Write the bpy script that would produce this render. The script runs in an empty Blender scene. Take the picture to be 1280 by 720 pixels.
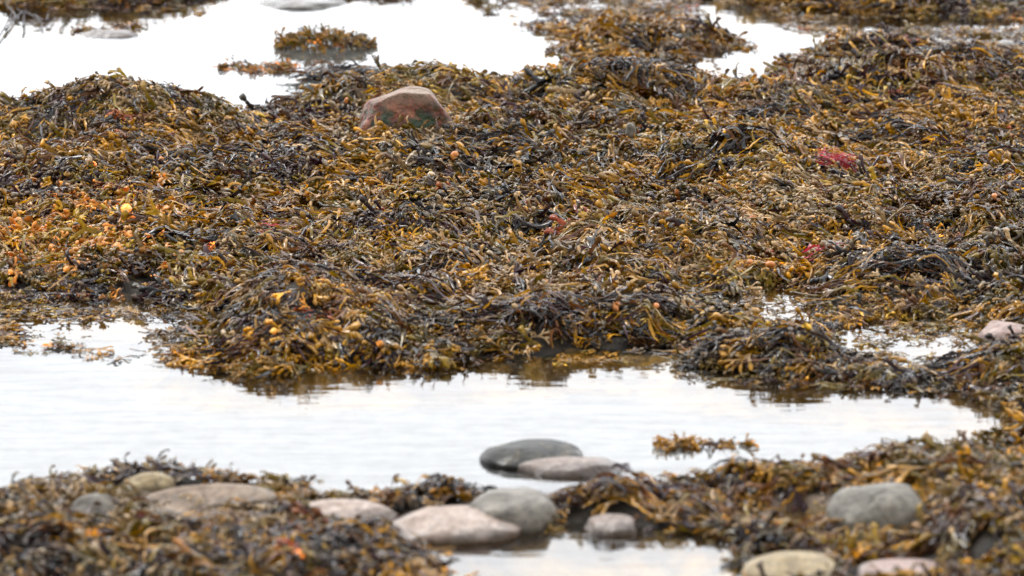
import bpy, math
import numpy as np
R = np.random.default_rng(11)
C = bpy.context.scene.collection
scene = bpy.context.scene

# ------------------------------------------------------------------ camera
CAM_H, PITCH, LENS = 4.2, math.radians(12.5), 220.0
F = 1280 * LENS / 36.0
cam = bpy.data.cameras.new('camera'); cam.lens = LENS; cam.sensor_width = 36; cam.clip_end = 2000; cam.clip_start = 0.5
co = bpy.data.objects.new('camera', cam); C.objects.link(co)
co.location = (0, 0, CAM_H); co.rotation_euler = (math.pi / 2 - PITCH, 0, 0)
cam.dof.use_dof = True; cam.dof.focus_distance = 20.3; cam.dof.aperture_fstop = 3.2
scene.camera = co
sp, cp = math.sin(PITCH), math.cos(PITCH)

def ground(px, py, z=0.0):
    """pixel of the photograph (1280 wide) -> point on the level z"""
    u = (np.asarray(px, float) - 640) / F; v = (360 - np.asarray(py, float)) / F
    dx, dy, dz = u, cp + v * sp, -sp + v * cp
    t = (z - CAM_H) / dz
    return dx * t, dy * t

def to_px(x, y, z=0.0):
    zz = z - CAM_H
    d = y * cp - zz * sp; v = y * sp + zz * cp
    return 640 + F * x / d, 360 - F * v / d

def ppm(py):                      # pixels per metre at a ground row
    x, y = ground(640, py); return F / (y * cp + CAM_H * sp)

# ------------------------------------------------------------------ noise
_tab = np.random.default_rng(5).random((256, 256))
def vnoise(x, y, s, seed=0):
    x = np.asarray(x) / s + seed * 17.31; y = np.asarray(y) / s + seed * 7.77
    xi = np.floor(x).astype(int); yi = np.floor(y).astype(int); fx = x - xi; fy = y - yi
    fx = fx * fx * (3 - 2 * fx); fy = fy * fy * (3 - 2 * fy)
    a = _tab[xi & 255, yi & 255]; b = _tab[(xi + 1) & 255, yi & 255]
    c = _tab[xi & 255, (yi + 1) & 255]; d = _tab[(xi + 1) & 255, (yi + 1) & 255]
    return (a * (1 - fx) + b * fx) * (1 - fy) + (c * (1 - fx) + d * fx) * fy
def sstep(a, b, x):
    t = np.clip((x - a) / (b - a), 0, 1); return t * t * (3 - 2 * t)

# ------------------------------------------------------------------ water outlines (pixel rows of the waterline)
POOLS = [
  # far left pool
  [(-400,8),(0,8),(120,10),(235,8),(290,-6),(330,-60),(420,-60),(436,-4),(515,-4),(560,-40),(600,-8),(612,10),(668,34),(700,44),(712,54),
   (705,66),(722,78),(735,92),(712,102),(668,110),(650,118),(615,126),(585,122),(560,106),(520,100),(480,106),(430,118),(390,128),(340,138),(300,144),(262,154),
   (200,158),(120,158),(70,152),(0,150),(-400,150)],
  # second far pool
  [(822,20),(836,-6),(905,-2),(960,16),(1010,26),(1060,40),(1075,48),(1030,62),(1000,72),(985,98),(945,110),(900,114),(856,104),(846,80),(856,68),(905,62),(935,52),(900,44),(850,36)],
  [(600,-16),(680,-18),(860,-18),(870,20),(846,30),(780,26),(700,34),(640,22)],
  # shallow brown channel on the far right
  [(900,-8),(960,4),(1050,14),(1140,20),(1280,20),(1600,20),(1600,74),(1290,78),(1250,88),(1225,90),(1200,66),(1130,60),(1070,46),(1010,34)],
  # middle pool
  [(-400,425),(0,425),(90,436),(190,446),(250,458),(300,462),(370,462),(430,452),(470,452),(530,455),(600,450),(640,458),(700,450),(716,440),(760,436),(850,438),
   (872,462),(940,470),(1050,480),(1120,484),(1180,488),(1240,500),(1285,512),(1280,540),(1235,556),(1175,572),(1110,586),(1040,590),(960,598),(900,602),(850,606),(800,612),(740,616),
   (690,630),(600,628),(560,618),(520,616),(470,620),(420,620),(350,612),(290,604),(240,598),(200,598),(120,604),(70,612),(20,622),(-400,645)],
  # near pool
  [(476,656),(520,664),(600,668),(640,660),(700,664),(760,662),(830,662),(870,668),(905,684),(940,690),(930,706),(930,860),(640,860),(585,730),(545,712),(505,692)],
  [(395,640),(430,634),(500,640),(500,652),(430,654)],
  # small puddles in the weed
  [(915,374),(950,360),(1018,358),(1030,382),(1000,404),(950,412),(918,400)],
  [(1040,408),(1120,392),(1200,400),(1250,418),(1235,452),(1150,466),(1090,460),(1040,434)],
  [(-400,376),(0,376),(60,370),(160,374),(268,380),(280,398),(252,416),(225,440),(200,470),(60,470),(-400,470)],
  [(985,640),(1040,634),(1046,656),(1000,668),(960,660)],
]
SHALLOW = [([(-400,372),(270,374),(290,398),(260,440),(230,458),(120,446),(-400,430)],.75),
           ([(860,462),(1262,478),(1262,500),(1100,490),(960,484),(870,474)],.38),
           ([(1060,400),(1235,405),(1225,436),(1080,460)],.45),
           ([(925,362),(1015,362),(1010,412),(925,400)],.2),
           ([(930,-10),(1600,20),(1600,76),(1225,90),(1130,66),(1010,40)],.8),
           ([(700,440),(850,432),(870,460),(700,458)],.30),
           ([(600,-16),(860,-18),(870,26),(735,44)],.85),
           ([(980,630),(1050,630),(1050,670),(950,664)],.5),
           ([(-400,-30),(235,-30),(230,14),(-400,16)],.35)]
def in_poly(px, py, poly):
    n = len(poly); r = np.zeros(px.shape, bool)
    for i in range(n):
        x1, y1 = poly[i]; x2, y2 = poly[(i + 1) % n]
        if y1 == y2: continue
        c = ((y1 > py) != (y2 > py)) & (px < (x2 - x1) * (py - y1) / (y2 - y1) + x1)
        r ^= c
    return r
GX0, GX1, GY0, GY1, GS = -3.4, 3.4, 13.0, 30.0, 0.0125
gx = np.arange(GX0, GX1, GS); gy = np.arange(GY0, GY1, GS)
XX, YY = np.meshgrid(gx, gy, indexing='ij')
wx = XX + (vnoise(XX, YY, .09, 1) - .5) * .05; wy = YY + (vnoise(XX, YY, .16, 2) - .5) * .16 + (vnoise(XX, YY, .05, 9) - .5) * .06
PX, PY = to_px(wx, wy)
land = np.ones(XX.shape)
for p in POOLS: land[in_poly(PX, PY, p)] = 0
far = (PY < -30)
land[far] = (vnoise(XX, YY, .9, 3) > .5)[far]
def blur(a, s, it=3):
    k = max(1, int(s / GS)); 
    for _ in range(it):
        for ax in (0, 1):
            pad = [(0, 0), (0, 0)]; pad[ax] = (k + 1, k)
            c = np.cumsum(np.pad(a, pad, mode='edge'), axis=ax)
            n = a.shape[ax]; w = 2 * k + 1
            hi = np.take(c, np.arange(w, w + n), axis=ax); lo = np.take(c, np.arange(0, n), axis=ax)
            a = (hi - lo) / w
    return a
edge = blur(land, .022); soft = blur(land, .075); wide = blur(land, .13)
RISE = sstep(.50, .95, wide)

# mounds: ground pixel centre, half width px, half depth m, height m
MOUNDS = [(160,178,74,.30,.09),(95,178,45,.25,.05),(240,180,60,.3,.05),(20,172,50,.3,.03),(440,138,60,.25,.035),(510,124,70,.3,.05),
  (780,134,80,.30,.06),(700,118,60,.3,.03),(795,62,62,.14,.03),(745,62,30,.10,.015),(1150,124,85,.35,.08),(1040,122,60,.25,.03),(1230,110,50,.3,.03),
  (375,412,80,.34,.09),(690,438,55,.2,.04),(560,440,60,.25,.02),(975,458,95,.16,.05),(1120,362,90,.2,.05),(1235,470,60,.2,.045),
  (240,610,85,.10,.03),(130,614,60,.10,.02),(330,616,60,.10,.015),(330,740,150,.25,.05),(30,700,70,.2,.03),(560,634,45,.15,.02),
  (1280,660,80,.35,.045),(1140,620,70,.3,.05),(1040,622,60,.25,.045),(930,625,60,.2,.025),(820,634,80,.15,.03),(1230,690,80,.4,.04),(880,215,90,.5,.03),
  (1000,250,90,.5,.035),(610,230,120,.6,.04),(120,270,120,.5,.04),(520,330,120,.5,.03),(860,330,140,.5,.03),(1220,250,100,.5,.04),(1060,-12,150,.3,.05),(720,-20,80,.3,.05)]
H = sstep(.45, .9, soft) * .012 + RISE * .018
for (mx, my, sx, sy, hh) in MOUNDS:
    x0, y0 = ground(mx, my); s = sx / ppm(my)
    H = np.maximum(H, 0) + hh * np.exp(-((XX - x0) / s) ** 2 - ((YY - y0) / sy) ** 2) * (.25 * sstep(.3, .9, soft) + .75 * RISE)
lump = (vnoise(XX, YY, .34, 4) - .45) * .065 + (vnoise(XX, YY, .16, 5) - .5) * .06 + (vnoise(XX, YY, .065, 6) - .5) * .034
H += lump * (.15 * sstep(.5, 1, soft) + .85 * RISE)
H = np.where(edge > .5, np.maximum(H, .004), H)
H = H * sstep(.3, .7, edge) - .03 * (1 - sstep(.1, .6, edge)) - .06 * (1 - sstep(.0, .5, soft))
def samp(G, x, y):
    u = np.clip((x - GX0) / GS, 0, len(gx) - 1.001); v = np.clip((y - GY0) / GS, 0, len(gy) - 1.001)
    i = u.astype(int); j = v.astype(int); a = u - i; b = v - j
    return (G[i, j] * (1 - a) + G[i + 1, j] * a) * (1 - b) + (G[i, j + 1] * (1 - a) + G[i + 1, j + 1] * a) * b
Hs = lambda x, y: samp(H, x, y)

# ------------------------------------------------------------------ colours
def lin(c):
    c = np.array(c, float) / 255; return np.where(c <= .04045, c / 12.92, ((c + .055) / 1.055) ** 2.4)
K = .90
PAL = {k: lin(v) * K for k, v in dict(ochre=(190,134,8), olive=(120,97,14), brown=(104,60,14), tan=(176,140,88), grey=(52,41,38), purple=(62,34,38),
        orange=(228,152,62), redbrown=(158,72,36), dark=(34,26,18), yellow=(190,150,40), pale=(206,184,150), slate=(40,37,38), crimson=(180,42,60)).items()}

# ------------------------------------------------------------------ materials
def mat(name, base=None, rough=.5, spec=.5, attr=False, noise=None, bump=None, trans=0, coat=0, ramp=None):
    m = bpy.data.materials.new(name); m.use_nodes = True; nt = m.node_tree; N, L = nt.nodes, nt.links
    b = N['Principled BSDF']; b.inputs['Roughness'].default_value = rough; b.inputs['Specular IOR Level'].default_value = spec
    if coat: b.inputs['Coat Weight'].default_value = coat; b.inputs['Coat Roughness'].default_value = .25
    geo = N.new('ShaderNodeTexCoord')
    if attr:
        a = N.new('ShaderNodeAttribute'); a.attribute_name = 'tint'; col = a.outputs['Color']
    elif ramp:
        t = N.new('ShaderNodeTexNoise'); t.inputs['Scale'].default_value = ramp[0]; t.inputs['Detail'].default_value = 6; t.inputs['Roughness'].default_value = .62
        t.inputs['Distortion'].default_value = .6
        L.new(geo.outputs['Object'], t.inputs['Vector'])
        r = N.new('ShaderNodeValToRGB'); e = r.color_ramp.elements
        st = ramp[1]
        while len(e) < len(st): e.new(.5)
        for k, (p, c) in enumerate(st): e[k].position = p; e[k].color = (*c, 1)
        L.new(t.outputs['Fac'], r.inputs['Fac']); col = r.outputs['Color']
    else:
        rgb = N.new('ShaderNodeRGB'); rgb.outputs[0].default_value = (*base, 1); col = rgb.outputs[0]
    if noise:
        t = N.new('ShaderNodeTexNoise'); t.inputs['Scale'].default_value = noise[0]; t.inputs['Detail'].default_value = 4
        L.new(geo.outputs['Object'], t.inputs['Vector'])
        mr = N.new('ShaderNodeMapRange'); mr.inputs['From Min'].default_value = .3; mr.inputs['From Max'].default_value = .7
        mr.inputs['To Min'].default_value = noise[1]; mr.inputs['To Max'].default_value = noise[2]; L.new(t.outputs['Fac'], mr.inputs['Value'])
        mx = N.new('ShaderNodeVectorMath'); mx.operation = 'SCALE'; L.new(col, mx.inputs[0]); L.new(mr.outputs[0], mx.inputs['Scale']); col = mx.outputs[0]
    L.new(col, b.inputs['Base Color'])
    if bump:
        t = N.new('ShaderNodeTexNoise'); t.inputs['Scale'].default_value = bump[0]; t.inputs['Detail'].default_value = 6
        L.new(geo.outputs['Object'], t.inputs['Vector'])
        bp = N.new('ShaderNodeBump'); bp.inputs['Strength'].default_value = bump[1]; bp.inputs['Distance'].default_value = bump[2]
        L.new(t.outputs['Fac'], bp.inputs['Height']); L.new(bp.outputs[0], b.inputs['Normal'])
    if trans:
        tr = N.new('ShaderNodeBsdfTranslucent'); L.new(col, tr.inputs['Color']); mi = N.new('ShaderNodeMixShader'); mi.inputs[0].default_value = trans
        L.new(b.outputs[0], mi.inputs[1]); L.new(tr.outputs[0], mi.inputs[2]); L.new(mi.outputs[0], N['Material Output'].inputs['Surface'])
    return m
M_WEED = mat('wet_seaweed', attr=True, rough=.20, spec=.30, noise=(90, .6, 1.3), trans=.27)
M_BED = mat('weed_covered_ground', rough=.7, spec=.3, attr=True, noise=(16, .35, 1.5), bump=(60, .8, .01))

def mat_water():
    m = bpy.data.materials.new('sea_water'); m.use_nodes = True; nt = m.node_tree; N, L = nt.nodes, nt.links
    N.remove(N['Principled BSDF'])
    g = N.new('ShaderNodeBsdfGlossy'); g.inputs['Roughness'].default_value = .015; g.inputs['Color'].default_value = (1, 1, 1, 1)
    t = N.new('ShaderNodeBsdfTransparent'); t.inputs['Color'].default_value = (.90, .91, .88, 1)
    fr = N.new('ShaderNodeFresnel'); fr.inputs['IOR'].default_value = 1.42
    tc = N.new('ShaderNodeTexCoord')
    mp = N.new('ShaderNodeMapping'); mp.inputs['Scale'].default_value = (1.2, 5, 1); L.new(tc.outputs['Object'], mp.inputs['Vector'])
    n1 = N.new('ShaderNodeTexNoise'); n1.inputs['Scale'].default_value = 2.2; n1.inputs['Detail'].default_value = 3; L.new(mp.outputs[0], n1.inputs['Vector'])
    bp = N.new('ShaderNodeBump'); bp.inputs['Strength'].default_value = .35; bp.inputs['Distance'].default_value = .006
    L.new(n1.outputs['Fac'], bp.inputs['Height']); L.new(bp.outputs[0], g.inputs['Normal']); L.new(bp.outputs[0], fr.inputs['Normal'])
    mi = N.new('ShaderNodeMixShader'); L.new(fr.outputs[0], mi.inputs[0]); L.new(t.outputs[0], mi.inputs[1]); L.new(g.outputs[0], mi.inputs[2])
    L.new(mi.outputs[0], N['Material Output'].inputs['Surface'])
    return m

# ------------------------------------------------------------------ mesh helpers
def mesh_obj(name, V, Q, col=None, material=None, T=None):
    me = bpy.data.meshes.new(name); V = np.asarray(V, np.float32); Q = np.asarray(Q, np.int32)
    nq = len(Q); nt_ = 0 if T is None else len(T)
    me.vertices.add(len(V)); me.vertices.foreach_set('co', V.ravel())
    me.loops.add(nq * 4 + nt_ * 3); lv = Q.ravel() if T is None else np.concatenate([Q.ravel(), np.asarray(T, np.int32).ravel()])
    me.loops.foreach_set('vertex_index', lv.astype(np.int32))
    me.polygons.add(nq + nt_)
    ls = np.arange(nq) * 4
    if nt_: ls = np.concatenate([ls, nq * 4 + np.arange(nt_) * 3])
    me.polygons.foreach_set('loop_start', ls.astype(np.int32))
    me.update(calc_edges=True)
    if col is not None:
        a = me.attributes.new('tint', 'FLOAT_COLOR', 'POINT'); c = np.ones((len(V), 4), np.float32); c[:, :3] = col; a.data.foreach_set('color', c.ravel())
    if material: me.materials.append(material)
    o = bpy.data.objects.new(name, me); C.objects.link(o); return o
def tag(o, label=None, cat=None, group=None, kind=None):
    if label: o['label'] = label
    if cat: o['category'] = cat
    if group: o['group'] = group
    if kind: o['kind'] = kind
    return o
class Acc:
    def __init__(s): s.V, s.Q, s.Cc, s.n = [], [], [], 0
    def add(s, V, Q, c): s.V.append(V.astype(np.float32)); s.Q.append(Q + s.n); s.Cc.append(c.astype(np.float32)); s.n += len(V)
    def build(s, name, m=None):
        return mesh_obj(name, np.concatenate(s.V), np.concatenate(s.Q), np.concatenate(s.Cc), m or M_WEED)

# ------------------------------------------------------------------ sprig prototypes (forked wrack with swollen tips)
def nrm(v): return v / (np.linalg.norm(v) + 1e-9)
def rot(v, a, t):
    return v * math.cos(t) + np.cross(a, v) * math.sin(t) + a * np.dot(a, v) * (1 - math.cos(t))
def make_proto(rng, gens=2, seg=.0145, w=.0075, tipL=.0135, tipW=.0112, curl=.28, swollen=True):
    V, Q, S = [], [], []
    def ribbon(p, d, n, L, w0, w1, s0, s1):
        k = 3; base = len(V)
        for i in range(k):
            t = i / (k - 1); sd = np.cross(d, n); ww = w0 + (w1 - w0) * t
            V.extend([p - sd * ww / 2, p + n * ww * .22, p + sd * ww / 2]); S.extend([s0 + (s1 - s0) * t] * 3)
            if i < k - 1:
                p = p + d * L / (k - 1); a = -curl * .5 * rng.uniform(-.3, 1.5); d2 = rot(d, sd, a); n = nrm(rot(n, sd, a)); d = nrm(d2)
                n = nrm(rot(n, d, rng.normal(0, .25)))
        for i in range(k - 1):
            b = base + i * 3
            Q.append((b, b + 1, b + 4, b + 3)); Q.append((b + 1, b + 2, b + 5, b + 4))
        return p, d, n
    def tip(p, d, n, sc):
        sd = np.cross(d, n); base = len(V); L = tipL * sc * rng.uniform(.7, 1.3); W = tipW * sc * rng.uniform(.75, 1.2)
        th = .62 if swollen else .2
        for t, r in ((0, .4), (.38, 1.), (.8, .85), (1., .18)):
            c = p + d * L * t
            V.extend([c - sd * W / 2 * r, c + n * W / 2 * r * th, c + sd * W / 2 * r, c - n * W / 2 * r * th]); S.extend([1.0 + t] * 4)
            d = nrm(rot(d, sd, -rng.uniform(-.1, .35)))
        for i in range(3):
            for j in range(4):
                a = base + i * 4 + j; b = base + i * 4 + (j + 1) % 4; Q.append((a, b, b + 4, a + 4))
    def grow(p, d, n, g, w0):
        w1 = w0 * rng.uniform(.95, 1.15)
        p, d, n = ribbon(p, d, n, seg * rng.uniform(.7, 1.35), w0, w1, 1 - (g + 1) / (gens + 1), 1 - g / (gens + 1))
        if g == 0: tip(p, d, n, rng.uniform(.8, 1.2)); return
        sp_ = rng.uniform(.3, .55)
        for sgn in (-1, 1):
            dd = nrm(rot(d, n, sgn * sp_ * rng.uniform(.7, 1.3))); nn = nrm(rot(n, dd, rng.normal(0, .25)))
            grow(p, dd, nn, g - 1, w0 * .92)
    grow(np.zeros(3), np.array([1., 0, 0]), np.array([0., 0, 1]), gens, w)
    return np.array(V), np.array(Q), np.array(S)
prng = np.random.default_rng(3)
PROTO = [make_proto(prng) for _ in range(10)]
PROTO_FLAT = [make_proto(prng, gens=2, seg=.024, w=.012, tipL=.024, tipW=.015, curl=.22, swollen=False) for _ in range(6)]

PROTO_ROUND = [make_proto(prng, gens=1, seg=.014, w=.010, tipL=.024, tipW=.019, curl=.3, swollen=False) for _ in range(5)]
def sprigs(acc, x, y, z, az, el, roll, sc, cbody, ctip, protos, drape=.85, flat=1.0, zmin=-.012):
    """vectorised copies of prototype sprigs; all arguments are arrays"""
    pid = R.integers(0, len(protos), len(x))
    for k, (V, Q, S) in enumerate(protos):
        m = np.where(pid == k)[0]
        if not len(m): continue
        n = len(m); a, e, r, s = az[m], el[m], roll[m], sc[m]
        v = V[None] * s[:, None, None]
        cr, sr = np.cos(r)[:, None], np.sin(r)[:, None]
        X, Y, Z = v[..., 0], v[..., 1] * cr - v[..., 2] * sr, (v[..., 1] * sr + v[..., 2] * cr)
        ce, se = np.cos(e)[:, None], np.sin(e)[:, None]
        X, Z = X * ce - Z * se, X * se + Z * ce
        Z = Z * flat
        ca, sa = np.cos(a)[:, None], np.sin(a)[:, None]
        X, Y = X * ca - Y * sa, X * sa + Y * ca
        X += x[m][:, None]; Y += y[m][:, None]
        h0 = np.maximum(Hs(x[m], y[m]), -.004)[:, None]; h1 = np.maximum(Hs(X, Y), -.004)
        Z = Z + z[m][:, None] + (h1 - h0) * drape
        Z = np.maximum(Z, np.maximum(zmin, 0 * h1 + zmin))
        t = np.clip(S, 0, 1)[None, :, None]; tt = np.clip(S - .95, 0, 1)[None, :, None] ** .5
        col = cbody[m][:, None] * (.35 + .65 * t) * (1 - tt) + ctip[m][:, None] * tt  # stems are darker brown; root end darkened further, gap shade put into the colour
        VV = np.stack([X, Y, Z], -1).reshape(-1, 3)
        QQ = (Q[None] + (np.arange(n) * len(V))[:, None, None]).reshape(-1, 4)
        acc.add(VV, QQ, col.reshape(-1, 3))

def strands(acc, x, y, az, L, w, c, S=11, meander=.5, arch=.012, lift=.006, drape=1.0, curv=.6, zmin=.002):
    """long flat blades lying draped over the heap"""
    n = len(x); ds = L / (S - 1)
    th = az + np.zeros(n); k1 = R.normal(0, curv, n) / S; P = np.zeros((n, S, 2)); TH = np.zeros((n, S)); p = np.stack([x, y], -1)
    for i in range(S):
        P[:, i] = p; TH[:, i] = th; p = p + np.stack([np.cos(th), np.sin(th)], -1) * ds[:, None]; th = th + k1 + R.normal(0, meander / S * 1.6, n)
    t = np.linspace(0, 1, S)[None]
    ar = R.uniform(0, 1, n)[:, None] ** 2 * arch * 2; ph = R.uniform(.6, 1.2, n)[:, None]
    z = np.maximum(Hs(P[..., 0], P[..., 1]), 0) * drape + lift * R.uniform(-.2, 2.4, n)[:, None] + ar * np.sin(np.pi * np.clip(t * ph, 0, 1)) + R.normal(0, .0015, (n, S))
    z = np.maximum(z, zmin)
    ww = w[:, None] * (np.sin(np.pi * np.clip(t * .86 + .14, 0, 1)) ** .5 * .85 + .1)
    ro = R.normal(0, .5, n)[:, None] + np.cumsum(R.normal(0, .22, (n, S)), 1)
    sx, sy = -np.sin(TH), np.cos(TH); cr, sr = np.cos(ro), np.sin(ro)
    side = np.stack([sx * cr, sy * cr, sr], -1); up = np.stack([-sx * sr, -sy * sr, cr], -1)
    ctr = np.concatenate([P, z[..., None]], -1)
    Vv = np.stack([ctr - side * ww[..., None] / 2, ctr + up * ww[..., None] * .16, ctr + side * ww[..., None] / 2], 2)
    VV = Vv.reshape(-1, 3)
    q = []
    for i in range(S - 1):
        b = i * 3; q += [(b, b + 1, b + 4, b + 3), (b + 1, b + 2, b + 5, b + 4)]
    QQ = (np.array(q)[None] + (np.arange(n) * S * 3)[:, None, None]).reshape(-1, 4)
    col = np.repeat(np.repeat(c[:, None, None], S, 1), 3, 2) * (1 + .12 * R.normal(0, 1, (n, S, 1, 1)))
    acc.add(VV, QQ, np.clip(col.reshape(-1, 3), .002, 1))

# ------------------------------------------------------------------ stones (footprints used to keep weed off them)
# name,label, px, py(ground centre), w px, h px (visible height), depth m, sink, exponent, seed, material, tilt
def stone_mat(name, stops, scale=9, rough=.5, bump=(16, 1, .02), noise=(45, .6, 1.2)):
    m = mat(name, ramp=(scale, stops), rough=rough, spec=.4, bump=bump, noise=noise); wetline(m); return m
def wetline(m):                                            # darker, glossier stone just above the water
    nt = m.node_tree; N, L = nt.nodes, nt.links; b = N['Principled BSDF']; src = b.inputs['Base Color'].links[0].from_socket
    tc = N.new('ShaderNodeTexCoord'); sx = N.new('ShaderNodeSeparateXYZ'); L.new(tc.outputs['Object'], sx.inputs[0])
    nz = N.new('ShaderNodeTexNoise'); nz.inputs['Scale'].default_value = 12; L.new(tc.outputs['Object'], nz.inputs['Vector'])
    ma = N.new('ShaderNodeMath'); ma.operation = 'MULTIPLY_ADD'; ma.inputs[1].default_value = -.05; L.new(nz.outputs['Fac'], ma.inputs[0]); L.new(sx.outputs['Z'], ma.inputs[2])
    mr = N.new('ShaderNodeMapRange'); mr.inputs['From Min'].default_value = -.016; mr.inputs['From Max'].default_value = .006; mr.inputs['To Min'].default_value = .45; L.new(ma.outputs[0], mr.inputs['Value'])
    vm = N.new('ShaderNodeVectorMath'); vm.operation = 'SCALE'; L.new(src, vm.inputs[0]); L.new(mr.outputs[0], vm.inputs['Scale'])
    vo = N.new('ShaderNodeTexVoronoi'); vo.inputs['Scale'].default_value = 38; L.new(tc.outputs['Object'], vo.inputs['Vector'])
    m2 = N.new('ShaderNodeMapRange'); m2.inputs['From Min'].default_value = .12; m2.inputs['From Max'].default_value = .3; m2.inputs['To Min'].default_value = .62; L.new(vo.outputs['Distance'], m2.inputs['Value'])
    v2 = N.new('ShaderNodeVectorMath'); v2.operation = 'SCALE'; L.new(vm.outputs[0], v2.inputs[0]); L.new(m2.outputs[0], v2.inputs['Scale']); L.new(v2.outputs[0], b.inputs['Base Color'])
    m3 = N.new('ShaderNodeMapRange'); m3.inputs['From Min'].default_value = .45; m3.inputs['To Min'].default_value = .2; m3.inputs['To Max'].default_value = .6; L.new(mr.outputs[0], m3.inputs['Value']); L.new(m3.outputs[0], b.inputs['Roughness'])
def s3(*c): return tuple(lin(c) * .50)
MS = dict(
  slate=stone_mat('dark_slate_stone', [(.3, s3(46,48,42)), (.52, s3(60,60,52)), (.66, s3(160,146,120))]),
  pink=stone_mat('pale_pink_stone', [(.3, s3(168,146,134)), (.55, s3(200,180,166)), (.7, s3(214,198,186))], 6),
  grey=stone_mat('mottled_grey_stone', [(.3, s3(130,124,112)), (.5, s3(166,157,142)), (.7, s3(196,186,170))], 7),
  cream=stone_mat('cream_stone', [(.3, s3(186,156,134)), (.5, s3(226,200,182)), (.7, s3(244,230,218))], 6),
  green=stone_mat('greenish_grey_stone', [(.3, s3(122,116,104)), (.5, s3(152,144,128)), (.7, s3(176,166,148))], 10),
  tan=stone_mat('sandy_tan_stone', [(.3, s3(158,132,88)), (.5, s3(206,180,130)), (.7, s3(226,206,164))], 7),
  rose=stone_mat('rose_stone', [(.3, s3(196,160,146)), (.5, s3(216,184,170)), (.7, s3(214,204,196))], 6),
  white=stone_mat('white_stone', [(.3, s3(214,206,198)), (.6, s3(240,236,232)), (.7, s3(246,244,240))], 6),
  brown=stone_mat('brown_weathered_stone', [(.3, s3(120,94,70)), (.5, s3(184,154,124)), (.7, s3(178,158,132))], 10),
)
def boulder_mat():
    m = mat('red_granite_with_green_algae', rough=.55, spec=.4, bump=(26, 1, .03), noise=(70, .5, 1.3), ramp=(12, [(.36, s3(110,74,60)), (.5, s3(190,106,76)), (.62, s3(206,140,106))]))
    nt = m.node_tree; N, L = nt.nodes, nt.links; b = N['Principled BSDF']
    src = b.inputs['Base Color'].links[0].from_socket; tc = N.new('ShaderNodeTexCoord')
    def blot(scale, lo, hi, color, prev, zlo=None, zhi=None):
        t = N.new('ShaderNodeTexNoise'); t.inputs['Scale'].default_value = scale; t.inputs['Detail'].default_value = 3; L.new(tc.outputs['Object'], t.inputs['Vector'])
        mr = N.new('ShaderNodeMapRange'); mr.inputs['From Min'].default_value = lo; mr.inputs['From Max'].default_value = hi; L.new(t.outputs['Fac'], mr.inputs['Value']); f = mr.outputs[0]
        if zlo is not None:
            sx = N.new('ShaderNodeSeparateXYZ'); L.new(tc.outputs['Object'], sx.inputs[0]); m2 = N.new('ShaderNodeMapRange')
            m2.inputs['From Min'].default_value = zlo; m2.inputs['From Max'].default_value = zhi; L.new(sx.outputs['Z'], m2.inputs['Value'])
            mu = N.new('ShaderNodeMath'); mu.operation = 'MULTIPLY'; L.new(f, mu.inputs[0]); L.new(m2.outputs[0], mu.inputs[1]); f = mu.outputs[0]
        mx = N.new('ShaderNodeMix'); mx.data_type = 'RGBA'; L.new(f, mx.inputs[0]); L.new(prev, mx.inputs[6]); mx.inputs[7].default_value = (*color, 1); return mx.outputs[2]
    c = blot(20, .44, .56, s3(66,88,54), src, .19, .12)
    c = blot(34, .52, .72, s3(60,44,38), c)
    c = blot(14, .25, .5, s3(176,146,118), c, .15, .185)
    L.new(c, b.inputs['Base Color']); return m
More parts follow.
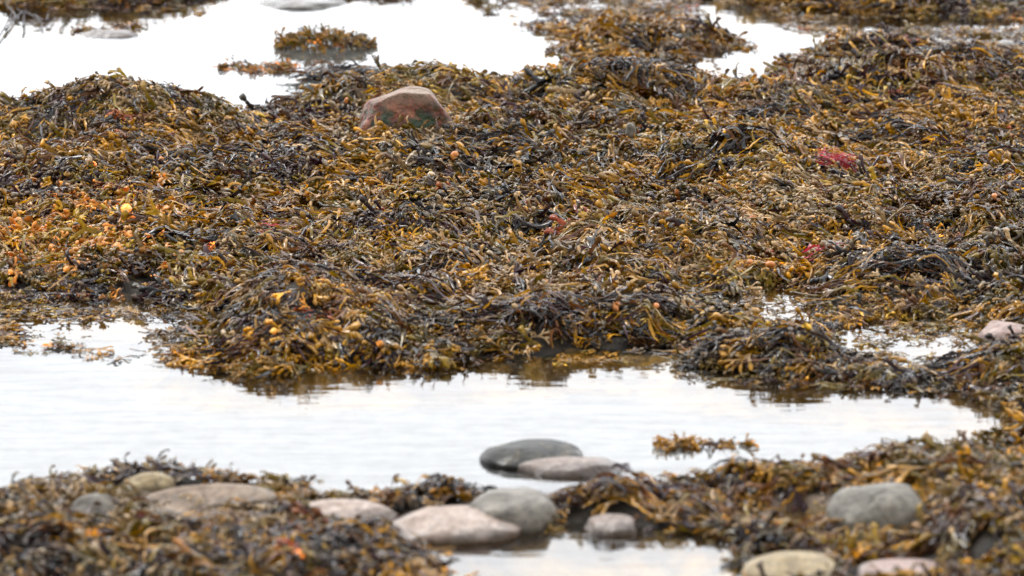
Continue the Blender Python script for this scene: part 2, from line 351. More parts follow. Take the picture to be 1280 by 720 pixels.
STONES = [
 ('boulder','reddish angular boulder patched with green algae, half buried in the weed bank','boulder',506,182,132,72,.16,.05,'B',1,boulder_mat(),0),
 ('stone','dark slate-grey domed stone standing in the middle pool','stone',667,574,136,22,.13,.03,2.3,2,MS['slate'],0),
 ('stone','smooth pinkish low stone lying in front of the dark domed stone','stone',712,587,140,15,.09,.03,2.2,3,MS['pink'],0),
 ('stone','smooth grey stone at the edge of the near pool, leaning behind the cream slab','stone',641,651,118,37,.13,.03,2.4,4,MS['grey'],0),
 ('flat_stone','broad cream flat stone at the edge of the near pool','stone',570,662,166,23,.15,.02,2.5,5,MS['cream'],0),
 ('flat_stone','long pale beige flat stone left of the broad cream one','stone',438,646,128,20,.09,.02,2.6,6,MS['cream'],0),
 ('stone','small pink stone on the shore of the near pool, right of the grey stone','stone',765,661,74,15,.08,.03,2.3,7,MS['pink'],0),
 ('stone','greenish grey rounded stone with a crease, in weed at lower right','stone',1101,662,140,52,.15,.05,2.3,8,MS['green'],0),
 ('stone','sandy tan rounded stone at the bottom edge beside the near pool','stone',992,722,134,27,.14,.04,2.3,9,MS['tan'],0),
 ('stone','rose coloured low stone cut by the bottom edge of the photo','stone',1132,727,134,21,.12,.03,2.4,10,MS['rose'],0),
 ('stone','small white stone at the bottom right corner','stone',1240,726,52,7,.05,.02,2.2,11,MS['white'],0),
 ('stone','small grey stone in weed at lower left','stone',122,658,72,32,.07,.03,2.2,12,MS['grey'],0),
 ('flat_stone','long weathered brown flat stone below the lower left weed crest','stone',262,630,190,21,.10,.05,3.0,13,MS['brown'],0),
 ('stone','tan stone end poking out of weed at the lower left crest','stone',188,616,74,24,.06,.03,2.2,14,MS['tan'],0),
 ('stone','whitish flat stone at the bottom edge on the left','stone',98,714,66,12,.07,.03,2.4,15,MS['white'],0),
 ('flat_stone','grey flat stone awash at the top edge of the far pool','stone',378,4,112,6,.14,.02,2.4,16,MS['grey'],0),
 ('flat_stone','brownish pink flat stone barely above the far pool, at upper left','stone',136,43,84,6,.08,.025,2.4,17,MS['pink'],0),
 ('stone','small white stone in the shallow channel at the upper right','stone',1257,66,24,12,.03,.01,2.1,18,MS['white'],0),
 ('stone','tan stone in weed at the right edge above the middle pool','stone',1258,424,74,22,.10,.03,2.2,19,MS['rose'],0),
 ('stone','flat brown stone in the weed right of the dark blades, back of the bank','stone',848,192,56,16,.08,.03,2.3,20,MS['brown'],0),
 ('stone','small upright grey stone in the back of the weed bank','stone',788,194,14,22,.02,.02,2.3,21,MS['grey'],0),
 ('pebble','small tan pebble in weed below the crimson alga','pebble',1044,262,13,11,.012,.0,2.1,22,MS['tan'],0),
 ('pebble','pale brown pebble lying below the left mound','pebble',388,250,12,10,.012,.0,2.1,23,MS['tan'],0),
 ('pebble','small rose pebble below the two orange shells in the middle','pebble',768,400,16,10,.014,.0,2.1,24,MS['rose'],0),
]
def make_stone(name, label, cat, px, py, w, h, dep, sink, ex, seed, m, tilt):
    rng = np.random.default_rng(100 + seed); n1, n2 = (96, 64) if w > 40 else (28, 18)
    x0, y0 = ground(px, py); s = ppm(py); rx = w / 2 / s; hz = h / s / cp
    hb = max(float(Hs(np.array([x0]), np.array([y0]))[0]), 0) * (.35 if w > 30 else 1)
    if w <= 30: hb += .012
    rz = max((hz + sink) * .62, .006) if w > 30 else hz / 2
    u = np.linspace(0, 2 * np.pi, n1, endpoint=False); v = np.linspace(0, np.pi, n2)
    U, Vv = np.meshgrid(u, v, indexing='ij'); d = np.stack([np.cos(U) * np.sin(Vv), np.sin(U) * np.sin(Vv), np.cos(Vv)], -1)
    e = 2.35 if ex == 'B' else ex
    r = 1 / (np.sum(np.abs(d) ** e, -1) ** (1 / e))
    P = d * r[..., None]
    nd = 0 if ex == 'B' else 8
    for _ in range(nd):                                   # broad flats, as on worn stone
        q = nrm(rng.normal(0, 1, 3)); q[2] = abs(q[2]); c = rng.uniform(.92, 1.0) if seed in (8, 9, 4) else rng.uniform(.84, .98)
        dd = P @ q; over = np.maximum(dd - c, 0); P -= (over * .85)[..., None] * q
    if ex == 'B':
        for q, c in (((-.40, .05, .92), .84), ((.86, -.05, .50), .86), ((-.92, -.05, .40), .88), ((-.15, -.93, .34), .72), ((.45, -.85, .30), .80), ((.1, -.1, .99), .93)):
            q = nrm(np.array(q)); over = np.maximum(P @ q - c, 0); P -= (over * .80)[..., None] * q
    nz = sum(rng.uniform(.5, 1) * .03 * np.sin(d @ rng.normal(0, f, 3) + rng.uniform(0, 6)) for f in (1, 1.5, 2, 2.5, 3.2, 4)) * (1.2 if ex == 'B' else .8)
    P *= (1 + nz)[..., None]
    if seed == 8:                                          # creases
        for q, c in (((.8, .1, .35), .05), ((.5, -.6, .1), .42)):
            q = nrm(np.array(q)); P *= (1 - .035 * np.exp(-((d @ q - c) / .04) ** 2))[..., None]
    P = P / np.abs(P).max((0, 1))
    zt = hz + hb
    P = P * np.array([rx, dep, rz])
    V = P.reshape(-1, 3)
    V[:, 2] += zt - rz
    q = []
    idx = np.arange(n1 * n2).reshape(n1, n2)
    a = idx; b = np.roll(idx, -1, 0)
    Q = np.stack([a[:, :-1], a[:, 1:], b[:, 1:], b[:, :-1]], -1).reshape(-1, 4)
    o = mesh_obj(name, V, Q, None, m); o.location = (x0, y0, 0); tag(o, label, cat)
    return (x0, y0, rx, dep, zt)
FOOT = [make_stone(*s) for s in STONES]
def off_stones(x, y, k=.9):
    ok = np.ones(len(x), bool)
    for (x0, y0, rx, ry, zt) in FOOT:
        ok &= ((x - x0) / (rx * k)) ** 2 + ((y - (y0 + ry * .1)) / (ry * k)) ** 2 > 1
    return ok

BARE = [(290,648,120,15),(440,656,75,11),(118,668,52,9),(1004,648,50,14),(600,672,120,10),(1100,676,60,7),(60,716,40,8)]
def bare(x, y):
    gpx, gpy = to_px(x, y); w_ = 1 + .9 * (vnoise(x, y, .07, 95) - .5); b = np.zeros(np.shape(x))
    for (a, c, ra, rc) in BARE: b = np.maximum(b, sstep(1.25, .75, np.sqrt(((gpx - a) / ra) ** 2 + ((gpy - c) / rc) ** 2) / w_))
    return b
_off = off_stones
def off_stones(x, y, k=.9): return _off(x, y, k) & (R.random(len(x)) > bare(x, y) * .86)
# ------------------------------------------------------------------ colour field
CZ = [ # px,py, rx,ry, weights to classes
 (110,306,120,36,'yellow',1.6),(95,308,95,34,'orange',1.6),(600,92,60,14,'yellow',2),(660,95,40,14,'yellow',1.5),(900,100,60,20,'ochre',2),
 (330,455,200,18,'ochre',1.2),(600,462,160,16,'yellow',1.4),(700,455,150,16,'ochre',2),(960,190,90,30,'yellow',1),(1000,280,110,50,'tan',1.2),(700,350,160,50,'tan',.9),(480,340,130,40,'tan',.7),
 (360,205,60,20,'purple',2.5),(640,200,80,30,'grey',2),(160,120,80,30,'tan',.8),(150,190,140,14,'ochre',1.2),(1200,360,90,40,'grey',1.2),(900,440,160,30,'grey',1.4),(1100,430,140,14,'yellow',1.4),
 (300,640,200,60,'tan',.9),(420,700,160,30,'grey',1.2),(850,600,160,30,'brown',1.5),(1180,570,120,40,'olive',1.2),(1000,600,100,20,'olive',.8),(550,600,60,20,'grey',1.6),(200,70,20,20,'ochre',2),(325,82,60,14,'orange',1.5),
 (520,170,90,50,'tan',1),(780,210,90,14,'ochre',1.4),(820,60,90,25,'ochre',1.3),(1100,150,160,20,'ochre',.9),(480,375,200,25,'brown',1.4),(480,300,80,20,'ochre',1),(840,555,80,14,'ochre',3),
 (620,10,200,18,'brown',1.2),(100,10,150,18,'brown',1.2)]
CLS = ['ochre','olive','brown','tan','grey','purple','orange','redbrown','yellow','slate']
CB = np.stack([PAL[c] for c in CLS])
TIPC = np.stack([PAL['tan'] * .85 + PAL['ochre'] * .3, PAL['tan'], PAL['tan'] * .8, PAL['pale'], PAL['pale'] * .8, PAL['pale'] * .7, PAL['orange'] * 1.1, PAL['orange'] * .8, PAL['yellow'] * 1.1, PAL['pale'] * .6])
GRP = [None]                                   # (plant class draw, plant brightness): one draw for the whole plant
def pick(x, y, n):
    px, py = to_px(x, y, np.maximum(Hs(x, y), 0)); W = np.zeros((n, len(CLS)))
    W[:, 0] = .85 + 1.6 * sstep(.5, .75, vnoise(x, y, .35, 21)); W[:, 1] = .9 + 1.2 * sstep(.5, .8, vnoise(x, y, .5, 22)); W[:, 2] = .7 + 1.2 * sstep(.45, .75, vnoise(x, y, .3, 23))
    W[:, 3] = .35 + .9 * sstep(.5, .8, vnoise(x, y, .25, 24)); W[:, 4] = .2 + 1.0 * sstep(.5, .8, vnoise(x, y, .4, 25)); W[:, 5] = .5 + 1.6 * sstep(.6, .85, vnoise(x, y, .3, 26))
    W[:, 6] = .03 + .2 * sstep(.75, .9, vnoise(x, y, .3, 27)); W[:, 7] = .05 + .4 * sstep(.7, .9, vnoise(x, y, .2, 28)); W[:, 8] = .15 + .5 * sstep(.6, .9, vnoise(x, y, .2, 29)); W[:, 9] = .3
    for (zx, zy, rx, ry, c, a) in CZ:
        W[:, CLS.index(c)] += a * 2.0 * np.exp(-((px - zx) / rx) ** 2 - ((py - zy) / ry) ** 2)
    W = W ** 1.5; W /= W.sum(1, keepdims=True); u = R.random(n); bg = 0
    if GRP[0] is not None: u = np.where(R.random(n) < .82, GRP[0][0], u); bg = GRP[0][1]
    k = (np.cumsum(W, 1) > u[:, None]).argmax(1)
    br = np.exp(R.normal(-.05, .30, n) + bg)[:, None]
    dk = 1 - .62 * sstep(.52, .8, vnoise(x, y, .17, 91) * .6 + vnoise(x * .5, y, .42, 92) * .4)[:, None]
    body = CB[k] * br * dk
    tm = np.clip(R.normal(.36, .34, n), 0, 1)[:, None]
    tipc = (TIPC[k] * tm + CB[k] * 1.25 * (1 - tm)) * np.exp(R.normal(0, .3, n))[:, None] * (.35 + .65 * dk)
    return body, tipc, px, py

# ------------------------------------------------------------------ regions of the weed that stand as heaps of their own
HEAPS = [
 ('wrack_heap','rounded olive wrack mound at the upper left shore of the far pool',(165,150),(88,27)),
 ('wrack_heap','low wrack islet standing in the far pool above the reddish boulder',(405,58),(66,15)),
 ('wrack_heap','small orange-brown tuft of wrack floating left of the islet',(326,86),(52,10)),
 ('wrack_heap','wrack heap with curled blades between the two far pools at upper right',(822,62),(100,20)),
 ('wrack_heap','dark-topped wrack heap jutting into the left of the middle pool',(372,425),(90,28)),
 ('wrack_heap','blunt wrack lump whose reflection hangs in the middle pool, right of centre',(690,444),(58,14)),
 ('wrack_heap','wrack heap at the right shore of the middle pool, below the small puddle',(975,458),(100,20)),
 ('wrack_heap','high wrack heap rising at the right edge behind the rounded grey stone',(1250,585),(105,45)),
 ('wrack_heap','small tuft of ochre wrack floating in the middle pool right of the dark stone',(868,556),(50,9)),
 ('orange_wrack','patch of bright orange wrack bladders at the left of the weed bank',(110,306),(118,34)),
]
HA = [Acc() for _ in HEAPS]
BEDS = {'far': Acc(), 'mid': Acc(), 'near': Acc()}
def scatter(x, y, z, az, el, roll, sc, protos, **k):
    b, t, px, py = pick(x, y, len(x)); gpx, gpy = to_px(x, y)
    left = np.ones(len(x), bool)
    def go(acc, m):
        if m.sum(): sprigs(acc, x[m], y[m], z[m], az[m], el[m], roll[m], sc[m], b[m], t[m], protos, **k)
    wob = 1 + .25 * (vnoise(x, y, .1, 31) - .5)
    for i, h in enumerate(HEAPS):
        m = left & (((gpx - h[2][0]) / h[3][0]) ** 2 + ((gpy - h[2][1]) / h[3][1]) ** 2 < wob); go(HA[i], m); left &= ~m
    go(BEDS['far'], left & (gpy < 40)); go(BEDS['mid'], left & (gpy >= 40) & (gpy < 520)); go(BEDS['near'], left & (gpy >= 520))

def rand_pts(n):
    x = R.uniform(GX0 + .1, GX1 - .1, n); y = R.uniform(14.2, 27.5, n); px, py = to_px(x, y)
    ok = (px > -170) & (px < 1450) & (py > -55) & (py < 790); return x[ok], y[ok]
flow = lambda x, y: math.pi + .25 + (vnoise(x, y, .6, 41) - .5) * 4.2 + (vnoise(x, y, .2, 42) - .5) * 2.6

# tufts
tx, ty = rand_pts(37000)
e = samp(edge, tx, ty); ok = (R.random(len(tx)) < sstep(.35, .75, e)) & off_stones(tx, ty, 1.0); tx, ty = tx[ok], ty[ok]
NT = 8
X0 = np.repeat(tx, NT); Y0 = np.repeat(ty, NT); n = len(X0); print('tufts', len(tx), 'sprigs', n)
fa = np.repeat(flow(tx, ty), NT); az = fa + R.normal(0, .85, n)
rr = R.uniform(0, .035, n); x = X0 + np.cos(az) * rr; y = Y0 + np.sin(az) * rr
el = np.abs(R.normal(.06, .22, n)) * (.25 + .75 * samp(RISE, x, y)); z = np.maximum(Hs(x, y), 0) + R.uniform(-.008, .012, n) + np.repeat(R.uniform(-.006, .018, len(tx)), NT)
ok = off_stones(x, y, .85); 
f = lambda a: a[ok]
ug = np.repeat(R.random(len(tx)), NT); bg = np.repeat(R.normal(0, .38, len(tx)), NT); GRP[0] = (f(ug), f(bg))
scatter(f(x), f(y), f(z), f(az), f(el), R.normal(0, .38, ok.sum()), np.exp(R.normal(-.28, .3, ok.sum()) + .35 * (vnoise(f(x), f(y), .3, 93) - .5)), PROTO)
# plants of broad limp blades, one colour to a plant
GRP[0] = None
bx, by = rand_pts(9000); e = samp(soft, bx, by); ok = (R.random(len(bx)) < sstep(.5, .9, e) * sstep(.35, .6, vnoise(bx, by, .3, 94))) & off_stones(bx, by, 1.25); bx, by = bx[ok], by[ok]; NB = 9
x = np.repeat(bx, NB) + R.normal(0, .014, len(bx) * NB); y = np.repeat(by, NB) + R.normal(0, .014, len(bx) * NB); n = len(x); GRP[0] = (np.repeat(R.random(len(bx)), NB), np.repeat(R.normal(-.45, .3, len(bx)), NB))
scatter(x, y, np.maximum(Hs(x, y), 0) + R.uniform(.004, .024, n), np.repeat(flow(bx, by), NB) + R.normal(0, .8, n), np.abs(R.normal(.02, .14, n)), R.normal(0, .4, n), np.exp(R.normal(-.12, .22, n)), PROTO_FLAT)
GRP[0] = None
# flat-bladed sprigs
x, y = rand_pts(18000); e = samp(edge, x, y); ok = (R.random(len(x)) < sstep(.4, .8, e)) & off_stones(x, y, .9); x, y = x[ok], y[ok]; n = len(x)
scatter(x, y, np.maximum(Hs(x, y), 0) + R.uniform(0, .016, n), flow(x, y) + R.normal(0, .6, n), np.abs(R.normal(.04, .16, n)), R.normal(0, .45, n), np.exp(R.normal(-.22, .25, n)), PROTO_FLAT)
x, y = rand_pts(110000); gpx, gpy = to_px(x, y); q = (np.abs(gpx - 112) < 112) * np.exp(-((gpx - 108) / 105) ** 4 - ((gpy - 314) / 36) ** 2) * sstep(.3, .5, vnoise(x, y, .09, 55)); ok = R.random(len(x)) < q * 1.8; x, y = x[ok], y[ok]; n = len(x); print('orange', n)
_cb = CB.copy(); CB[:] = np.stack([PAL[c] for c in ('orange', 'yellow', 'orange', 'orange', 'orange', 'orange', 'orange', 'orange', 'yellow', 'orange')]) * 1.0; _tp = TIPC.copy(); CB *= 1.05; TIPC[:] = CB * 1.15
scatter(x, y, np.maximum(Hs(x, y), 0) + R.uniform(.018, .040, n), R.uniform(0, 6.3, n), np.abs(R.normal(.15, .2, n)), R.normal(0, .6, n), np.exp(R.normal(-.3, .25, n)), PROTO_ROUND)
CB[:] = _cb; TIPC[:] = _tp
# floating fringe near the edges and in the shallows
x, y = rand_pts(90000); e = samp(edge, x, y); gpx, gpy = to_px(x, y); pr = np.maximum(sstep(.02, .5, e) * .6, sstep(.10, .45, samp(soft, x, y)) * .34 * sstep(.4, .6, vnoise(x, y, .10, 96))) * (e < .6)
pat = sstep(.44, .62, vnoise(x * .45, y * 1.2, .16, 51) * .65 + vnoise(x, y, .05, 52) * .35)
pr *= (samp(edge, x, y) < .75)
ok = (R.random(len(x)) < pr) & off_stones(x, y, 1.02); x, y = x[ok], y[ok]; n = len(x); print('floating', n)
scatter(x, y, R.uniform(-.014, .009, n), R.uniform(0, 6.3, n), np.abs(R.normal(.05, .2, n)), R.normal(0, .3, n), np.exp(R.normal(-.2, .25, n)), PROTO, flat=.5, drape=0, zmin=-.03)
# weed lying at the surface of the shallows, in streaks along the shore
x, y = rand_pts(320000); gpx, gpy = to_px(x, y); pr = np.zeros(len(x)); pat = sstep(.42, .53, vnoise(x * .35, y * 1.3, .15, 51) * .65 + vnoise(x, y, .05, 52) * .35)
for poly, dn in SHALLOW: pr = np.maximum(pr, in_poly(gpx, gpy, poly) * dn * pat)
pr *= (samp(edge, x, y) < .75) * 1.0; ok = (R.random(len(x)) < pr) & off_stones(x, y, 1.05); x, y = x[ok], y[ok]; n = len(x); print('shallows', n)
scatter(x, y, R.uniform(-.001, .011, n), R.uniform(0, 6.3, n), np.abs(R.normal(.02, .12, n)), R.normal(0, .3, n) + math.pi * (R.random(n) < .5), np.exp(R.normal(-.15, .3, n)), PROTO, flat=.3, drape=0, zmin=-.03)
# islets and floating tufts
for (cx, cy, rw, rd, num, hh) in ((405,58,54,.09,330,.045),(332,86,26,.07,90,.012),(288,84,8,.03,18,.006),(842,557,14,.03,40,.018),(880,557,26,.02,34,.01),(920,556,6,.02,10,.012),
                                  (120,38,22,.03,22,.008),(160,33,14,.03,16,.008),(240,18,8,.02,8,.004),(815,12,20,.05,26,.01),(905,60,34,.05,50,.014),(740,84,30,.06,60,.01)):
    a = R.uniform(0, 6.3, num); r = np.sqrt(R.random(num)); x0, y0 = ground(cx, cy); s = rw / ppm(cy)
    x = x0 + np.cos(a) * r * s; y = y0 + np.sin(a) * r * rd
    z = hh * (1 - r ** 2) * R.uniform(.6, 1.1, num)
    aa = np.arctan2(np.sin(a) * .5, np.cos(a)) + R.normal(0, .8, num)
    scatter(x, y, z, aa, np.abs(R.normal(.40, .32, num)) * (.3 if hh < .02 else 1), R.normal(0, .6, num), np.exp(R.normal(-.25, .2, num)), PROTO, drape=0, zmin=-.02)
# long blades all over the bank
x, y = rand_pts(64000); e = samp(soft, x, y); ok = (R.random(len(x)) < sstep(.5, .85, e) * (.3 + .9 * sstep(.4, .62, vnoise(x, y, .26, 61)))) & off_stones(x, y, 1.3); x, y = x[ok], y[ok]; n = len(x)
cc = CB[R.choice([0, 1, 2, 4, 5, 9, 3], n, p=[.28, .22, .2, .09, .08, .07, .06])] * np.exp(R.normal(0, .35, n))[:, None]
gpx, gpy = to_px(x, y); azs = flow(x, y) + R.normal(0, .35, n); Ls = R.uniform(.06, .18, n); wsz = R.uniform(.005, .0118, n)
for key, m in (('far', gpy < 40), ('mid', (gpy >= 40) & (gpy < 520)), ('near', gpy >= 520)):
    strands(BEDS[key], x[m], y[m], azs[m], Ls[m], wsz[m], cc[m], lift=.0105, arch=.009, S=8)
for k, (nm, lb) in dict(far=('seaweed', 'brown seaweed awash along the far shore at the top of the photo'), mid=('seaweed', 'wide bank of olive and brown seaweed across the middle of the photo'),
                    near=('seaweed', 'seaweed covering the near shore below the middle pool')).items():
    tag(BEDS[k].build(nm), lb, 'seaweed', None, 'stuff')
for h, a in zip(HEAPS, HA):
    tag(a.build(h[0]), h[1], 'seaweed')

# ------------------------------------------------------------------ dark tangles of long blades, each one its own thing
TANG = [ # px,py, half w px, half depth m, azimuth deg, spread, count, L, width, colour, label
 (785,122,88,.22,200,.9,620,.13,.0085,'grey','large dark grey tangle of long blades on the back rim, right of the reddish boulder'),
 (912,212,34,.10,250,1.2,110,.11,.014,'slate','star-like tuft of broad slate blades in the right half of the bank'),
 (1150,100,72,.2,190,.8,480,.14,.0085,'grey','dark tangle of blades on the hump at the upper right, below the shallow channel'),
 (432,100,62,.12,200,.6,300,.13,.009,'slate','grey blades streaming along the back rim left of the reddish boulder'),
 (212,332,40,.08,350,.9,90,.12,.015,'slate','broad slate-black blades at the right end of the orange wrack'),
 (250,212,78,.10,190,.35,300,.17,.008,'grey','dark combed stream of blades below the olive mound'),
 (310,232,52,.14,220,1.2,220,.11,.008,'purple','purplish tangle below and right of the olive mound'),
 (640,205,70,.18,190,.9,330,.12,.008,'grey','grey tangle just right of the reddish boulder base'),
 (1125,362,72,.10,185,.7,330,.14,.009,'slate','dark wet tangle right of the small puddle'),
 (530,300,50,.12,180,.8,170,.12,.009,'slate','bluish grey tangle in the middle of the bank, left of centre'),
 (690,425,66,.12,200,1.1,260,.11,.008,'purple','purplish brown tangle on the lump above the middle pool, right of centre'),
 (790,412,66,.07,182,.35,190,.17,.008,'grey','dark flat band of blades lying right of the purplish lump'),
 (950,450,80,.14,170,.8,330,.13,.009,'grey','grey tangle topping the heap at the right shore of the middle pool'),
 (350,392,55,.10,340,.7,200,.12,.009,'grey','dark tangle at the top of the heap jutting into the pool'),
 (330,450,75,.10,200,1.,220,.11,.008,'purple','dark tangle at the water edge of the jutting heap'),
 (35,152,42,.12,185,.6,190,.14,.008,'slate','dark blades at the left edge beside the far pool'),
 (1130,190,80,.10,180,.35,200,.16,.008,'grey','long dark blades lying flat in the right part of the bank below the hump'),
 (965,165,60,.10,350,.6,180,.13,.009,'slate','dark blades below the second far pool'),
 (560,630,50,.08,210,1.3,170,.10,.010,'grey','dark bushy tangle left of the pinkish stone'),
 (790,634,70,.09,190,1.2,240,.10,.010,'purple','dark tangle right of the pinkish stone on the near shore'),
 (50,708,70,.12,180,.8,200,.12,.010,'grey','dark tangle near the bottom left corner'),
 (440,706,110,.16,175,1.0,330,.12,.010,'grey','grey tangle at the bottom, left of the near pool'),
 (1215,470,66,.10,170,.8,200,.12,.009,'slate','grey tangle at the right edge above the middle pool'),
 (905,618,50,.06,190,1.1,130,.10,.009,'slate','small dark tangle on the near shore left of the long grey blades'),
 (1130,8,130,.14,185,.7,330,.14,.009,'slate','dark blades along the top edge at the right'),
 (460,388,90,.10,165,.45,230,.15,.008,'purple','streaming purple-brown blades in front of the centre, above the ochre edge'),
 (1235,220,70,.12,170,.6,200,.13,.008,'grey','grey tangle near the right edge, level with the crimson alga'),
 (860,240,60,.12,200,.8,190,.12,.009,'grey','grey tangle below the star-like tuft'),
 (90,208,70,.08,190,.5,150,.13,.010,'brown','brown blades folded below the left part of the olive mound'),
]
for (px_, py_, hw, hd, deg, spr, num, L, w, cn, label) in TANG:
    x0, y0 = ground(px_, py_); s = hw / ppm(py_); a = R.uniform(0, 6.3, num); r = np.sqrt(R.random(num)) * R.uniform(.75, 1.1, num)
    x = x0 + np.cos(a) * r * s; y = y0 + np.sin(a) * r * hd
    k = off_stones(x, y, 1.35) & (vnoise(x, y, .07, 77) + .35 * R.random(num) > .32 * r + .06); x, y, a = x[k], y[k], a[k]; n = len(x)
    az = math.radians(deg) + (vnoise(x, y, .12, 71) - .5) * 2.5 * spr + R.normal(0, .45 * spr, n) + np.where(R.random(n) < .3, math.pi, 0)
    base = PAL[cn] * 1.0; mixc = np.stack([base, PAL['grey'], PAL['slate'], PAL['dark'] * 1.1, PAL['brown'], PAL['ochre'] * .8])[R.choice(6, n, p=[.3, .14, .14, .14, .17, .11])]
    acc = Acc(); x = x - np.cos(az) * L * .5; y = y - np.sin(az) * L * .5
    strands(acc, x, y, az, R.uniform(.6, 1.25, n) * L, w * R.uniform(.6, 1.25, n), mixc * np.exp(R.normal(0, .25, n))[:, None], lift=.014, arch=.014, curv=1.1, meander=.9)
    tag(acc.build('seaweed_tangle'), label, 'seaweed')
# crimson algae
for (px_, py_, hw, hd, num, label) in ((1040,232,26,.018,170,'bright crimson tuft of red alga lying in the right half of the bank'), (336,322,14,.02,40,'small pink-red alga right of the broad slate-black blades'),(1012,340,22,.03,18,'reddish strap blades crossing below the right centre of the bank')):
    x0, y0 = ground(px_, py_); s = hw / ppm(py_); a = R.uniform(0, 6.3, num); r = np.sqrt(R.random(num)); x = x0 + np.cos(a) * r * s; y = y0 + np.sin(a) * r * hd + np.cos(a) * r * .04
    acc = Acc(); strands(acc, x, y, .25 + R.normal(0, .55 if num > 100 else .3, num), R.uniform(.02, .06, num) * (2 if num < 20 else 1), np.full(num, .004 if num > 20 else .009), PAL['crimson'] * np.exp(R.normal(0, .3, num))[:, None], S=7, lift=.026, arch=.006)
    tag(acc.build('red_alga'), label, 'seaweed')

# ------------------------------------------------------------------ periwinkles
def shell_mesh():
    V = []; nt, nr = 54, 12
    for i in range(nt):
        th = i / (nt - 1) * 2 * np.pi * 2.6; g = math.exp((th - 2 * np.pi * 2.6) * .17)
        R0 = .42 * g; r = .56 * g; cz = .9 * (1 - g)
        for j in range(nr):
            p = 2 * np.pi * j / nr; rad = R0 + r * math.cos(p)
            V.append((rad * math.cos(th), rad * math.sin(th), cz + r * 1.0 * math.sin(p)))
    Q = [(i * nr + j, i * nr + (j + 1) % nr, (i + 1) * nr + (j + 1) % nr, (i + 1) * nr + j) for i in range(nt - 1) for j in range(nr)]
    V = np.array(V); V = np.vstack([V, V[-nr:].mean(0, keepdims=True)]); T = [((nt - 1) * nr + j, (nt - 1) * nr + (j + 1) % nr, len(V) - 1) for j in range(nr)]
    V -= (V.max(0) + V.min(0)) / 2; return V, np.array(Q), np.array(T)
SV, SQ, ST = shell_mesh()
def shell_mat(n, c): return mat(n, ramp=(1.6, [(.3, tuple(lin(c) * .5)), (.6, tuple(lin(c) * .85))]), rough=.3, spec=.5)
MO, MR, MY = shell_mat('orange_shell', (250, 158, 80)), shell_mat('red_orange_shell', (214, 84, 44)), shell_mat('yellow_shell', (226, 180, 96))
SH = [(740,150,15,MO,'large orange snail shell under the dark grey tangle at the back'),(568,198,17,MO,'orange snail shell at the lower right foot of the reddish boulder'),(528,277,10,MO,'orange snail shell in the middle of the bank, above the bluish tangle'),
 (635,332,14,MR,'red-orange snail shell near the centre of the bank'),(1157,284,17,MO,'orange snail shell in weed at right centre'),(962,319,16,MR,'topmost of four shells grouped at right centre'),
 (937,332,13,MO,'leftmost of four shells grouped at right centre'),(963,334,17,MO,'largest of four shells grouped at right centre'),(954,345,12,MO,'lowest of four shells grouped at right centre'),
 (820,386,14,MO,'right one of two orange shells above the dark flat band'),(770,387,19,MO,'left one of two orange shells above the dark flat band'),(1191,314,15,MR,'rusty orange shell below and right of the orange shell at right centre'),
 (1243,248,12,MO,'orange shell near the right edge'),(26,288,13,MY,'yellow shell at the left edge above the orange wrack'),(660,256,11,MR,'small reddish shell above the centre of the bank'),(433,128,9,MO,'small orange shell on the rim left of the reddish boulder')]
for i, (px_, py_, wpx, m, label) in enumerate(SH):
    r = wpx / 2 / ppm(py_); x0, y0 = ground(px_, py_, .05)
    for _ in range(3):
        h = float(Hs(np.array([x0]), np.array([y0]))[0]); x0, y0 = (float(q) for q in ground(px_, py_, h + .022))
    o = mesh_obj('snail_shell', SV * r, SQ, None, m, ST); o.location = (x0, y0, h + .03); o.rotation_euler = (R.uniform(.2, 1), R.uniform(-.8, .8), R.uniform(0, 6)); tag(o, label, 'shell', 'snail shells lying on the seaweed')

# ------------------------------------------------------------------ branch reflection in the far left corner, built as thin tubes on the water
def tube(acc, pts, r0, r1, col):
    pts = np.array(pts, float); n = len(pts); V = []
    for i, p in enumerate(pts):
        d = nrm(pts[min(i + 1, n - 1)] - pts[max(i - 1, 0)]); s = nrm(np.cross(d, (0, 0, 1.01))); u = np.cross(s, d); r = r0 + (r1 - r0) * i / (n - 1)
        for k in range(6): V.append(p + (s * math.cos(k * math.pi / 3) + u * math.sin(k * math.pi / 3)) * r)
    Q = [(i * 6 + j, i * 6 + (j + 1) % 6, (i + 1) * 6 + (j + 1) % 6, (i + 1) * 6 + j) for i in range(n - 1) for j in range(6)]
    acc.add(np.array(V), np.array(Q), np.tile(col, (len(V), 1)))
tw = Acc()
for path in ([(-20,62),(0,45),(10,30),(17,14),(16,-6)],[(6,38),(18,22),(30,16),(44,22),(52,30),(54,36)],[(29,36),(30,20),(34,6),(36,-8)],[(24,24),(14,12),(6,4)],[(44,22),(56,26),(62,18),(66,8)],[(30,20),(22,10),(20,-4)],[(56,26),(62,28),(68,24)]):
    pts = []
    for k, (a, b) in enumerate(path):
        x, y = ground(a, b, .012); pts.append((x + R.normal(0, .004), y, .012 + R.uniform(-.004, .01)))
    f_ = np.linspace(0, len(pts) - 1, len(pts) * 4); P_ = np.array(pts); P_ = np.stack([np.interp(f_, np.arange(len(pts)), P_[:, c]) for c in range(3)], -1) + R.normal(0, .0012, (len(f_), 3))
    tube(tw, P_, .0045, .0022, PAL['purple'] * .5)
tag(tw.build('branch_reflection'), 'reflection of thin bare forked branches at the top left corner, modelled as stalks on the water', 'branch_reflection')

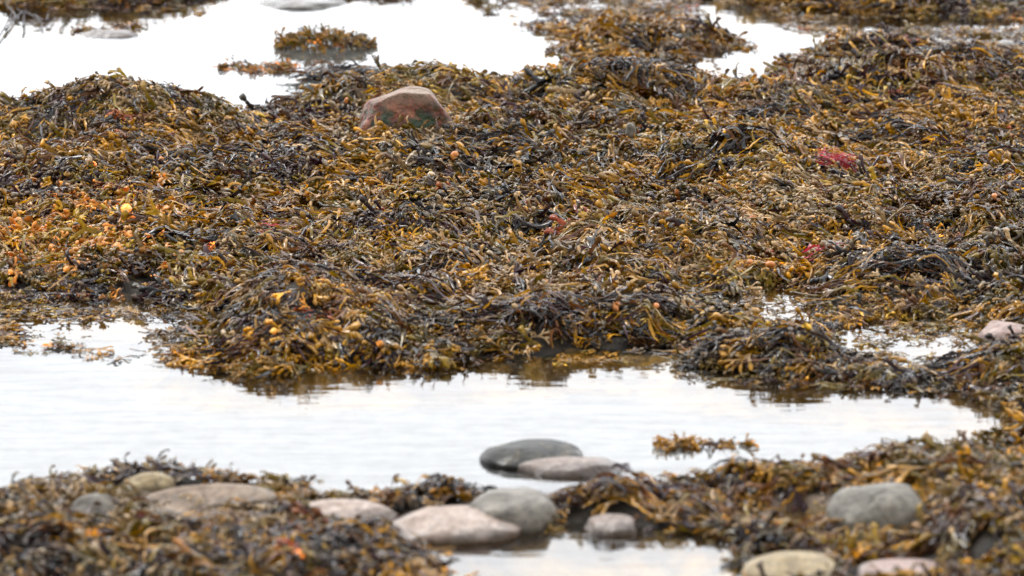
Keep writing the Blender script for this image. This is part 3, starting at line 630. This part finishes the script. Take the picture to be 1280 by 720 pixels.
# ------------------------------------------------------------------ ground sheet and water
st = 2
gxs, gys = gx[::st], gy[::st]; Z = H[::st, ::st]; nx, ny = Z.shape
xs = np.concatenate([[-400, -60, -12, -6], gxs, [6, 12, 60, 400]]); ys = np.concatenate([[-300, -20, 4, 9], gys, [34, 45, 90, 600]])
ZZ = np.pad(Z, 4, mode='edge'); XG, YG = np.meshgrid(xs, ys, indexing='ij')
ZZ = np.where((XG < gxs[0] - 1) | (XG > gxs[-1] + 1) | (YG < 10) | (YG > 31), -.08, ZZ)
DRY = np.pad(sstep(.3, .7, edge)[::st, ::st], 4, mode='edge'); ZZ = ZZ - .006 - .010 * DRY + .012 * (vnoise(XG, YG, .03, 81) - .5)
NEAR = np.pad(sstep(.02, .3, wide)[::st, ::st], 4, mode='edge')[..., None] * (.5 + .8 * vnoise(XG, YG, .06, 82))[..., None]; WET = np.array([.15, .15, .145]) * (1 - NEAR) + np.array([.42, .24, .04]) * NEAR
BR = (bare(XG, YG) * (.5 + vnoise(XG, YG, .045, 83)))[..., None]; DC = np.array([.018, .011, .004]) * (1 - BR * .9) + np.array([.21, .155, .11]) * BR  # near-black under the weed: shade of the gaps put into the ground colour
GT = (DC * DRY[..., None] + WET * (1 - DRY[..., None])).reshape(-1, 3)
idx = np.arange(ZZ.size).reshape(ZZ.shape)
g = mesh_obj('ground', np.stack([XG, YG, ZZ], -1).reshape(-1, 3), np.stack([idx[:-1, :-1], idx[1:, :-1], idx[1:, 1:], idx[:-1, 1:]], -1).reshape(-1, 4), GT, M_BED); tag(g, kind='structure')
w = mesh_obj('water', [(-400, -300, 0), (400, -300, 0), (400, 600, 0), (-400, 600, 0)], [(0, 1, 2, 3)], None, mat_water()); tag(w, kind='structure')

# ------------------------------------------------------------------ overcast daylight
wd = bpy.data.worlds.new('World'); scene.world = wd; wd.use_nodes = True; N, L = wd.node_tree.nodes, wd.node_tree.links
sky = N.new('ShaderNodeTexSky'); sky.sky_type = 'NISHITA'; sky.sun_disc = False; sky.sun_elevation = math.radians(48); sky.sun_rotation = math.radians(-35); sky.dust_density = 4
mx = N.new('ShaderNodeMix'); mx.data_type = 'RGBA'; mx.inputs[0].default_value = .88; mx.inputs[7].default_value = (35.4, 36.2, 37.6, 1)
L.new(sky.outputs[0], mx.inputs[6])
# overcast sky dimmed behind the camera, added to backlight the weed and deepen contrast
tc = N.new('ShaderNodeTexCoord'); sx = N.new('ShaderNodeSeparateXYZ'); L.new(tc.outputs['Generated'], sx.inputs[0])
mr = N.new('ShaderNodeMapRange'); mr.interpolation_type = 'SMOOTHSTEP'; mr.inputs['From Min'].default_value = -.5; mr.inputs['From Max'].default_value = .75; mr.inputs['To Min'].default_value = .3; mr.inputs['To Max'].default_value = 1; L.new(sx.outputs['Y'], mr.inputs['Value'])
vm = N.new('ShaderNodeVectorMath'); vm.operation = 'SCALE'; L.new(mx.outputs[2], vm.inputs[0]); L.new(mr.outputs[0], vm.inputs['Scale']); L.new(vm.outputs[0], N['Background'].inputs['Color']); N['Background'].inputs['Strength'].default_value = .1
sl = bpy.data.lights.new('sun', 'SUN'); sl.energy = 1.5; sl.angle = math.radians(11); sl.color = (1, .97, .92)
so = bpy.data.objects.new('sun', sl); C.objects.link(so)
so.rotation_euler = (math.radians(42), 0, math.radians(180 + 35)) 
scene.view_settings.view_transform = 'Standard'; scene.view_settings.look = 'None'; scene.view_settings.exposure = 0
scene.cycles.max_bounces = 6; scene.cycles.diffuse_bounces = 3; scene.cycles.glossy_bounces = 3; scene.cycles.transparent_max_bounces = 8
